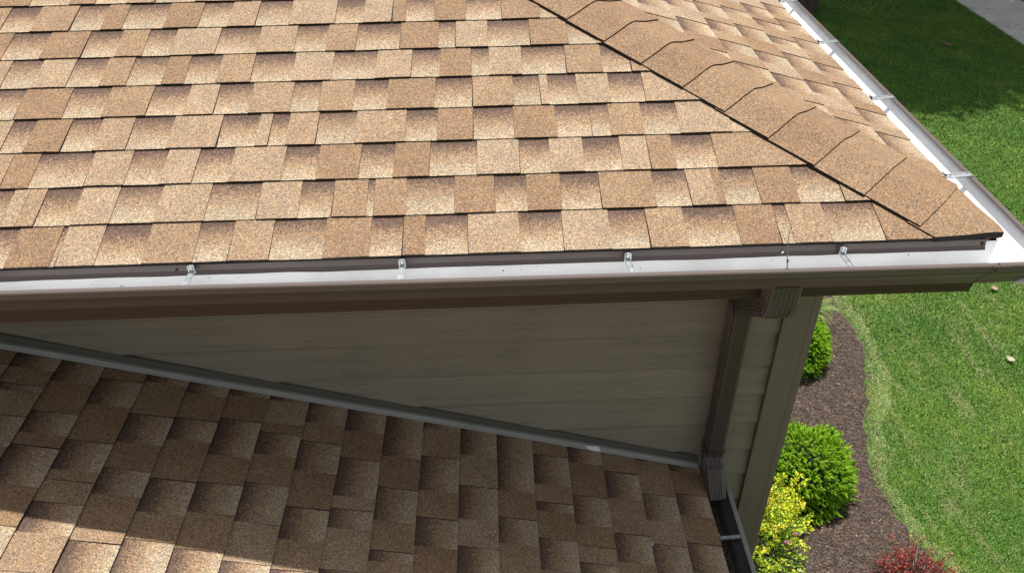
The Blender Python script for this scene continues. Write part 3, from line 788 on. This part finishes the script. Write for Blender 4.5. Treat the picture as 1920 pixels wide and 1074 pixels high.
def sweep(mb, prof, cl, crimp=None, caps=False):
    """cl: list of (centre, forward) ; width axis stays near +X"""
    rows = []
    for i, (c, fw, sc) in enumerate(cl):
        fw = Vector(fw).normalized(); X = Vector((1, 0, 0)); X = (X-fw*X.dot(fw)).normalized(); Bk = X.cross(fw).normalized()   # depth axis
        rows.append([Vector(c)+X*(q[0]*sc)+Bk*(q[1]*sc) for q in prof])
    mb.grid(rows, 0, True)
    # an inner wall, so an open end shows a dark hollow
    inn = [[r_[k]*.97+(sum(r_, Vector())/len(r_))*.03 for k in range(len(r_))] for r_ in rows]
    inn = [r_[::-1] for r_ in inn]; mb.grid(inn, 0, True)
def arc(p0, d0, d1, r, n, crimps=True, amp=.022):
    """arc from p0 heading d0 turning to d1 ; returns centreline"""
    d0 = Vector(d0).normalized(); d1 = Vector(d1).normalized(); ax = d0.cross(d1).normalized(); ang = d0.angle(d1)
    side = ax.cross(d0); c = Vector(p0)+side*r; out = []
    for i in range(n+1):
        a_ = ang*i/n; rot = Matrix.Rotation(a_, 3, ax)
        p = c+rot@(-side*r); sc = 1+(amp*(1 if i % 2 else -1) if crimps and 0 < i < n else 0)
        out.append((p, rot@d0, sc))
    return out
PX = -.545
pipe_prof = ribbed(.062, .074); elb_prof = ribbed(.086, .074, .0030, 5)
DN = Vector((0, 0, -1))
# straight run down the wall
mb = MB(); YP = .322
sweep(mb, pipe_prof, [((PX-.004, YP, z), DN, 1) for z in (-.46, -.6, -.8, -1.0, -1.175)])
ds = mb.build('downspout', M_DSP, house)
# outlet elbow under the gutter, swinging back towards the wall
XO = -.578
d1 = Vector((PX-.004-XO+.0, .30, -.19)).normalized()
cl = [(Vector((XO, -.022, -.100)), DN, 1), (Vector((XO, -.022, -.145)), DN, 1)]
cl += arc((XO, -.022, -.158), DN, d1, .060, 18, amp=.03)
pe = cl[-1][0]
mb = MB(); sweep(mb, elb_prof, cl+[(pe+d1*.03, d1, .97)]); mb.build('elbow', M_DSP, ds)
# slanting link and upper wall elbow
a2 = arc((PX-.004, YP, -.475), Vector((0, 0, 1)), -d1, .05, 14, amp=.03)[::-1]
a2 = [(c, -f, s_) for c, f, s_ in a2]
mb = MB(); sweep(mb, pipe_prof, [(pe+d1*.01, d1, 1), (a2[0][0], d1, 1)]); mb.build('link_pipe', M_DSP, ds)
mb = MB(); sweep(mb, ribbed(.066, .078), a2+[(Vector((PX-.004, YP, -.50)), DN, 1.0)]); mb.build('elbow', M_DSP, ds)
# bottom elbow kicks out over the lower gutter
d2 = Vector((.12, -.50, -1)).normalized()
cl = [(Vector((PX-.004, YP, -1.155)), DN, 1.03), (Vector((PX-.004, YP, -1.172)), DN, 1.04)]
cl += arc((PX-.004, YP, -1.18), DN, d2, .17, 15, amp=.045)
pe = cl[-1][0]; cl += [(pe+d2*.004, d2, 1.0), (pe+d2*.125, d2, 1.0)]
mb = MB(); sweep(mb, ribbed(.066, .076), cl); mb.build('elbow', M_DSP, ds)

# ------------------------------------------------------------------ plants
def leafmat(name, stops, rough=.5, trans=.25):
    m, nt, b = mat(name)
    ra = N(nt, 'ShaderNodeAttribute', attribute_name='rnd').outputs['Fac']
    c = ramp(nt, ra, stops); L(nt, c, b.inputs['Base Color']); b.inputs['Roughness'].default_value = rough
    b.inputs['Specular IOR Level'].default_value = .35
    if trans:
        tr = N(nt, 'ShaderNodeBsdfTranslucent'); L(nt, c, tr.inputs[0]); ms = N(nt, 'ShaderNodeMixShader'); ms.inputs[0].default_value = trans
        L(nt, b.outputs[0], ms.inputs[1]); L(nt, tr.outputs[0], ms.inputs[2]); L(nt, ms.outputs[0], nt.nodes['Material Output'].inputs['Surface'])
    return m
M_SPR = leafmat('spruce_needles', [(0, (.07, .20, .018)), (.45, (.21, .42, .025)), (.8, (.38, .60, .04)), (1, (.52, .72, .07))], trans=.35)
M_SPI = leafmat('spirea_leaves', [(0, (.08, .20, .025)), (.30, (.25, .43, .03)), (.55, (.58, .62, .035)), (.93, (.80, .74, .045)), (1, (.65, .36, .12))])
M_BAR = leafmat('barberry_leaves', [(0, (.022, .035, .012)), (.3, (.07, .02, .016)), (.65, (.30, .035, .028)), (.9, (.46, .08, .05)), (1, (.52, .28, .20))])
M_ORN = leafmat('ornamental_blades', [(0, (.09, .20, .03)), (.7, (.24, .38, .07)), (1, (.42, .48, .18))])
m, nt, b = mat('plant_stem'); b.inputs['Base Color'].default_value = (.05, .035, .022, 1); M_STEM = m
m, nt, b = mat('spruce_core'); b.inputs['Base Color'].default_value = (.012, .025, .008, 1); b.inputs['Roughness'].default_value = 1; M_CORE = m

def stems(name, parent, base, tips, r0, mt):
    mb = MB()
    for tp in tips:
        tp = Vector(tp); b0 = Vector(base)+Vector((tp.x-base[0], tp.y-base[1], 0))*.12
        rows = []
        for i in range(5):
            f = i/4; c = b0.lerp(tp, f)+Vector((0, 0, .04*math.sin(f*math.pi))); rr = r0*(1-.75*f)
            rows.append([c+Vector((math.cos(a_)*rr, math.sin(a_)*rr, 0)) for a_ in (0, 1.57, 3.14, 4.71)])
        mb.grid(rows, 0, True)
    return mb.build(name, mt, parent)

def quads_np(c, d, s, n_, ln, wd, bend=.15):
    """diamond leaves: centre base c, direction d, side s, normal n_"""
    ln = ln[:, None]; wd = wd[:, None]
    return np.stack([c, c+d*ln*.45+s*wd+n_*ln*bend*.5, c+d*ln, c+d*ln*.45-s*wd+n_*ln*bend*.5], 1)

def rand_unit(n):
    v = rng.normal(0, 1, (n, 3)); return v/np.linalg.norm(v, axis=1)[:, None]

def globe_spruce(loc, rx, ry, rz, label, nshoot, seed):
    t = empty('globe_spruce', loc, label, 'shrub', 'globe spruces in the mulch bed')
    r = np.random.default_rng(seed); lc = np.array(loc)
    u = r.uniform(-.35, 1, nshoot); ph = r.uniform(0, 2*np.pi, nshoot); q = np.sqrt(np.maximum(0, 1-u*u))
    nrm = np.stack([q*np.cos(ph), q*np.sin(ph), u], 1)
    lump = np.array([1+.17*noise.noise(Vector(a_*2.3)+Vector((seed, 0, 0)))+.11*noise.noise(Vector(a_*6.0)+Vector((0, seed, 0))) for a_ in nrm])
    dep = 1-.22*r.uniform(0, 1, nshoot)**2
    rad = np.array([rx, ry, rz]); cen = lc+np.array([0, 0, rz*.35])
    p = cen+nrm*rad*(lump*dep)[:, None]; p[:, 2] = np.maximum(p[:, 2], lc[2]+.03)
    stray = r.uniform(0, 1, nshoot) < .05; p = p+nrm*(stray*r.uniform(.01, .045, nshoot))[:, None]
    d = nrm*np.array([1, 1, .9])+r.normal(0, .38, (nshoot, 3))+np.array([0, 0, .25]); d /= np.linalg.norm(d, axis=1)[:, None]
    L_ = r.uniform(.036, .066, nshoot); Wd = r.uniform(.009, .013, nshoot)
    tone = np.clip(r.normal(.55, .2, nshoot)+.15*nrm[:, 2], 0, 1)
    ax = np.cross(d, r.normal(0, 1, (nshoot, 3))); ax /= np.linalg.norm(ax, axis=1)[:, None]; bx = np.cross(d, ax)
    V = []; F = []; RN = []
    # each shoot: a core spindle of 5 points plus needles standing off it
    K = 14
    base = 0
    allv = []; allr = []
    for k in range(K):
        f = k/K*.85+.05; an = k*2.4
        s = ax*math.cos(an)+bx*math.sin(an)
        c = p+d*(L_*f)[:, None]
        nd = d*.75+s*.8; nd /= np.linalg.norm(nd, axis=1)[:, None]
        side = np.cross(nd, s); side /= (np.linalg.norm(side, axis=1)[:, None]+1e-9)
        ln = L_*.36*(1.1-f*.5); w = .0038
        tri = np.stack([c-side*w, c+side*w, c+nd*ln[:, None]], 1)
        allv.append(tri.reshape(-1, 3)); allr.append(np.repeat(np.clip(tone+r.normal(0, .08, nshoot)+f*.15, 0, 1), 3))
    s1 = [p, p+d*(L_*.35)[:, None]+ax*Wd[:, None], p+d*(L_*1.05)[:, None], p+d*(L_*.35)[:, None]-ax*Wd[:, None]]
    s2 = [p, p+d*(L_*.35)[:, None]+bx*Wd[:, None], p+d*(L_*1.05)[:, None], p+d*(L_*.35)[:, None]-bx*Wd[:, None]]
    for sset in (s1, s2):
        for tr_ in ((0, 1, 2), (0, 2, 3)):
            allv.append(np.stack([sset[i] for i in tr_], 1).reshape(-1, 3)); allr.append(np.repeat(np.clip(tone, 0, 1), 3))
    Vv = np.concatenate(allv); Rr = np.concatenate(allr)
    mesh_np('foliage', Vv, np.arange(len(Vv)).reshape(-1, 3), M_SPR, {'rnd': Rr}, t)
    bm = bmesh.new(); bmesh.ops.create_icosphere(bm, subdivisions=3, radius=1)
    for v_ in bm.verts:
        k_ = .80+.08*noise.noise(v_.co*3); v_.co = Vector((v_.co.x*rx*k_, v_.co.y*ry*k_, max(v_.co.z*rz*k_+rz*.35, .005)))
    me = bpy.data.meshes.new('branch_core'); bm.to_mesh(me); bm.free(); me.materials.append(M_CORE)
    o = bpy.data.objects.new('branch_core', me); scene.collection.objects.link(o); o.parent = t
    tips = [cen+np.array(rad)*.55*v_ for v_ in (np.array((.6, .2, .5)), np.array((-.5, .5, .4)), np.array((0, -.7, .4)), np.array((.1, 0, .8)))]
    stems('stem', t, loc, tips, .012, M_STEM)
    return t
globe_spruce((.96, 2.38, G+.03), .41, .37, .37, 'big lime green globe spruce in the middle of the mulch bed', 3600, 5)
globe_spruce((1.36, 3.93, G+.03), .36, .36, .34, 'smaller green globe spruce half hidden behind the house corner', 2600, 9)

def leafy(name, label, cat, loc, rx, ry, rz, nst, nleaf, lsz, mt, seed, tonefn, spiky=.3, flowers=0):
    t = empty(name, loc, label, cat); r = np.random.default_rng(seed); lc = np.array(loc)
    u = r.uniform(-.1, 1, nst); ph = r.uniform(0, 2*np.pi, nst); q = np.sqrt(1-np.clip(u, -1, 1)**2)
    nrm = np.stack([q*np.cos(ph), q*np.sin(ph), u], 1)
    k = (1+spiky*r.uniform(-.6, 1, nst)**3)*r.uniform(.72, 1, nst)
    tips = lc+np.array([0, 0, rz*.25])+nrm*np.array([rx, ry, rz])*k[:, None]; tips[:, 2] = np.maximum(tips[:, 2], lc[2]+.05)
    stems('stem', t, loc, [Vector(a_) for a_ in tips[::3]], .004, M_STEM)
    i = r.integers(0, nst, nleaf); f = 1-.55*r.uniform(0, 1, nleaf)**1.4
    b0 = lc+(tips[i]-lc)*np.array([.12, .12, 0]); c = b0+(tips[i]-b0)*f[:, None]+r.normal(0, .010, (nleaf, 3))
    out = tips[i]-b0; out /= np.linalg.norm(out, axis=1)[:, None]
    d = out*.5+r.normal(0, .6, (nleaf, 3))+np.array([0, 0, .15]); d /= np.linalg.norm(d, axis=1)[:, None]
    n_ = np.array([0, 0, 1.])+r.normal(0, .55, (nleaf, 3)); s = np.cross(d, n_); s /= np.linalg.norm(s, axis=1)[:, None]; n2 = np.cross(s, d)
    ln = lsz*r.uniform(.6, 1.25, nleaf)
    V = quads_np(c, d, s, n2, ln, ln*.27).reshape(-1, 3)
    hgt = (c[:, 2]-lc[2])/rz
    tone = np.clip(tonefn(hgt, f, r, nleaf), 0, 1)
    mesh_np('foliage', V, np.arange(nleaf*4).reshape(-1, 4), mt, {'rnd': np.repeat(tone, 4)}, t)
    return t, tips
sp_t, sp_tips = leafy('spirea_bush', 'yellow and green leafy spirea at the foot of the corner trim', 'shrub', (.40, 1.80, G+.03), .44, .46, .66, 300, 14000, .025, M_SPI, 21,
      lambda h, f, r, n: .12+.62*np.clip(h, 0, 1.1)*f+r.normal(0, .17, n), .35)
m, nt, b = mat('pink_blossom'); b.inputs['Base Color'].default_value = (.42, .10, .22, 1); b.inputs['Roughness'].default_value = .6
for k_ in (Vector((.66, 1.62, -3.58)), Vector((.55, 1.5, -3.5))):
    mb = MB()
    for i in range(26):
        a_ = random.uniform(0, 6.28); rr = random.uniform(0, .018); c_ = Vector((math.cos(a_)*rr, math.sin(a_)*rr, random.uniform(-.004, .006)))
        disc(mb, c_, (random.uniform(-.4, .4), random.uniform(-.4, .4), 1), .0045, .002, seg=5)
    o = mb.build('flower_head', m, sp_t, loc=(0, 0, 0)); o.location = k_-wpos(sp_t)
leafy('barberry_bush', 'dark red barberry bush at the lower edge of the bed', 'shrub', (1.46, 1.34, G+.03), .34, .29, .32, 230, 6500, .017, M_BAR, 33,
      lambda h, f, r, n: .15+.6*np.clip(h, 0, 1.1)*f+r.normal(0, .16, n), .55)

# tuft of ornamental grass past the small spruce
t = empty('ornamental_grass', (1.72, 4.42, G+.03), 'pale green grassy tuft beyond the smaller spruce', 'plant')
mb = MB(); V = []; RN = []; F = []
for i in range(420):
    a_ = random.uniform(0, 6.28); r0 = random.uniform(0, .06); rch = random.uniform(.08, .30); hh = random.uniform(.12, .28); w_ = .004
    b0 = Vector((1.72+r0*math.cos(a_), 4.42+r0*math.sin(a_), G+.03)); sd = Vector((-math.sin(a_), math.cos(a_), 0))*w_; tn = random.random()
    prev = None
    for k_ in range(5):
        f = k_/4; c = b0+Vector((math.cos(a_)*rch*f, math.sin(a_)*rch*f, hh*math.sin(f*2.1)))
        cur = (c-sd*(1-f*.8), c+sd*(1-f*.8))
        if prev: V += [prev[0], prev[1], cur[1], cur[0]]; RN += [tn]*4
        prev = cur
mesh_np('foliage', np.array([tuple(v_) for v_ in V]), np.arange(len(V)).reshape(-1, 4), M_ORN, {'rnd': RN}, t)

# ------------------------------------------------------------------ trees whose crowns stand above the picture and shade the far lawn
m, nt, b = mat('bark'); tc = N(nt, 'ShaderNodeTexCoord'); mp = N(nt, 'ShaderNodeMapping'); mp.inputs['Scale'].default_value = (14, 14, 2.2); L(nt, tc.outputs['Object'], mp.inputs[0])
n1 = N(nt, 'ShaderNodeTexNoise', i_Scale=1.5, i_Detail=8.0, i_Roughness=.7); L(nt, mp.outputs[0], n1.inputs['Vector'])
L(nt, ramp(nt, n1.outputs['Fac'], [(.35, (.03, .022, .018)), (.65, (.11, .085, .065))]), b.inputs['Base Color']); b.inputs['Roughness'].default_value = .9
bu = N(nt, 'ShaderNodeBump', i_Strength=1, i_Distance=.03); L(nt, n1.outputs['Fac'], bu.inputs['Height']); L(nt, bu.outputs[0], b.inputs['Normal']); M_BARK = m
M_TREE = leafmat('tree_leaves', [(0, (.03, .08, .012)), (.6, (.07, .15, .02)), (1, (.13, .22, .03))], trans=.3)
def tree(loc, h, r0, cr, label, seed, nleaf):
    t = empty('tree', loc, label, 'tree', 'yard trees'); rr = random.Random(seed); r = np.random.default_rng(seed); lc = Vector(loc)
    mb = MB()
    def limb(p0, p1, a0, a1, seg=14, flare=False):
        rows = []; n_ = 12
        d = (p1-p0).normalized(); u = d.orthogonal().normalized(); v = d.cross(u)
        for i in range(n_+1):
            f = i/n_; c = p0.lerp(p1, f)+u*.05*math.sin(f*5+seed)*f; ra = a0+(a1-a0)*f
            if flare: ra *= 1+.55*math.exp(-f*22)
            rows.append([c+(u*math.cos(6.2832*k/seg)+v*math.sin(6.2832*k/seg))*ra*(1+.07*math.sin(k*3+f*6)) for k in range(seg)])
        mb.grid(rows, 0, True)
    top = lc+Vector((rr.uniform(-.2, .2), rr.uniform(-.2, .2), h))
    limb(lc-Vector((0, 0, .05)), top, r0, r0*.35, 18, True)
    ends = []
    for i in range(14):
        f = rr.uniform(.38, .98); b0 = lc.lerp(top, f); a_ = i*2.4+rr.uniform(-.3, .3)
        e = b0+Vector((math.cos(a_), math.sin(a_), rr.uniform(.15, .7)))*cr*rr.uniform(.5, .85); limb(b0, e, r0*.35*(1.2-f), .015, 7); ends.append((b0, e))
    mb.build('trunk', M_BARK, t, smooth=True)
    cl = []
    for b0, e in ends:
        for q in range(9): cl.append(np.array(b0.lerp(e, rr.uniform(.35, 1.08)))+r.normal(0, cr*.14, 3))
    cl = np.array(cl); i = r.integers(0, len(cl), nleaf); c = cl[i]+r.normal(0, cr*.10, (nleaf, 3))
    d = rand_unit(nleaf); s = np.cross(d, rand_unit(nleaf)); s /= np.linalg.norm(s, axis=1)[:, None]; n2 = np.cross(s, d)
    ln = r.uniform(.13, .22, nleaf)
    V = quads_np(c, d, s, n2, ln, ln*.33).reshape(-1, 3)
    mesh_np('crown', V, np.arange(nleaf*4).reshape(-1, 4), M_TREE, {'rnd': np.repeat(r.uniform(0, 1, nleaf), 4)}, t)
tree((4.86, 14.05, G), 8.4, .17, 3.4, 'dark tree trunk at the far edge of the lawn beyond the side gutter', 4, 62000)
tree((10.1, 14.9, G), 8.4, .20, 4.3, 'unseen tree added past the sidewalk to shade the far lawn', 8, 95000)  # wholly out of view, added so its crown darkens the far lawn

# ------------------------------------------------------------------ small things
def leaf(loc, sz, rot, label, col):
    m, nt, b = mat('dead_leaf'); b.inputs['Roughness'].default_value = .7
    tc = N(nt, 'ShaderNodeTexCoord'); n1 = N(nt, 'ShaderNodeTexNoise', i_Scale=40.0, i_Detail=4.0); L(nt, tc.outputs['Object'], n1.inputs['Vector'])
    L(nt, ramp(nt, n1.outputs['Fac'], [(.3, tuple(.7*c for c in col)), (.7, col)]), b.inputs['Base Color'])
    mb = MB(); n_ = 9; rows = []
    for i in range(n_):
        f = i/(n_-1); w = sz*.34*math.sin(math.pi*min(1, f*1.02+.02))**.7*(1+.12*math.sin(i*2.3)); y = (f-.5)*sz
        rows.append([(x_*w, y, .012+.25*sz*abs(x_)**1.5*.6+.12*sz*(2*f-1)**2) for x_ in (-1, -.6, -.25, 0, .25, .6, 1)])
    mb.grid(rows); o = mb.build('fallen_leaf', m, None, smooth=True); o.location = loc; o.rotation_euler = (.1, -.08, rot)
    md = o.modifiers.new('s', 'SOLIDIFY'); md.thickness = .0012
    tag(o, label, 'leaf', 'dead leaves on the lawn')
leaf((3.87, 4.83, G+.02), .085, 1.9, 'pale tan dead leaf on the sunny lawn just below the gutter corner', (.36, .23, .14))
leaf((3.46, 3.74, G+.02), .085, .6, 'whitish dead leaf on the lawn near the right edge', (.42, .36, .25))
leaf((6.66, 11.8, G+.035), .15, 1.0, 'brown dead leaf on the shaded far lawn', (.22, .14, .09))

# dry stem stuck in the gutter, leaning on the eave
mb = MB(); pts = [Vector((-.606, -.091, -.014)), Vector((-.600, -.060, .004)), Vector((-.590, -.022, .028)), Vector((-.578, .010, .046)), Vector((-.566, .045, .060))]
rows = []
for i, p_ in enumerate(pts):
    rr = (.0016, .0013, .0010, .0008, .0004)[i]
    rows.append([p_+Vector((math.cos(a_)*rr, 0, math.sin(a_)*rr)) for a_ in (0, 1.05, 2.1, 3.14, 4.2, 5.25)])
mb.grid(rows, 0, True)
for c_ in (Vector((-.6015, -.072, -.003)),):
    mb2_ = [(c_+Vector((math.cos(a_)*.0034, -.003, math.sin(a_)*.003))) for a_ in (0, 1.57, 3.14, 4.71)]
    mb2__ = [(c_+Vector((math.cos(a_)*.0024, .005, .003+math.sin(a_)*.002))) for a_ in (0, 1.57, 3.14, 4.71)]
    mb.grid([mb2_, mb2__], 0, True); mb.face(mb2_); mb.face(mb2__)
m, nt, b = mat('dry_stem'); b.inputs['Base Color'].default_value = (.045, .037, .028, 1)
o = mb.build('twig', m, None, loc=(-.604, -.091, -.014)); tag(o, 'thin dry twig sticking up out of the front gutter', 'twig')
# grey pebble lodged on the wing roof
bm = bmesh.new(); bmesh.ops.create_icosphere(bm, subdivisions=3, radius=.0085)
for v_ in bm.verts: v_.co *= 1+.3*noise.noise(v_.co*160); v_.co.z *= .7
me = bpy.data.meshes.new('pebble'); bm.to_mesh(me); bm.free(); me.materials.append(M_FLASH); me.polygons.foreach_set('use_smooth', [True]*len(me.polygons))
o = bpy.data.objects.new('pebble', me); scene.collection.objects.link(o); o.location = map_low(-.045, .285, .012); tag(o, 'small grey pebble lying on the shaded lower roof', 'pebble')
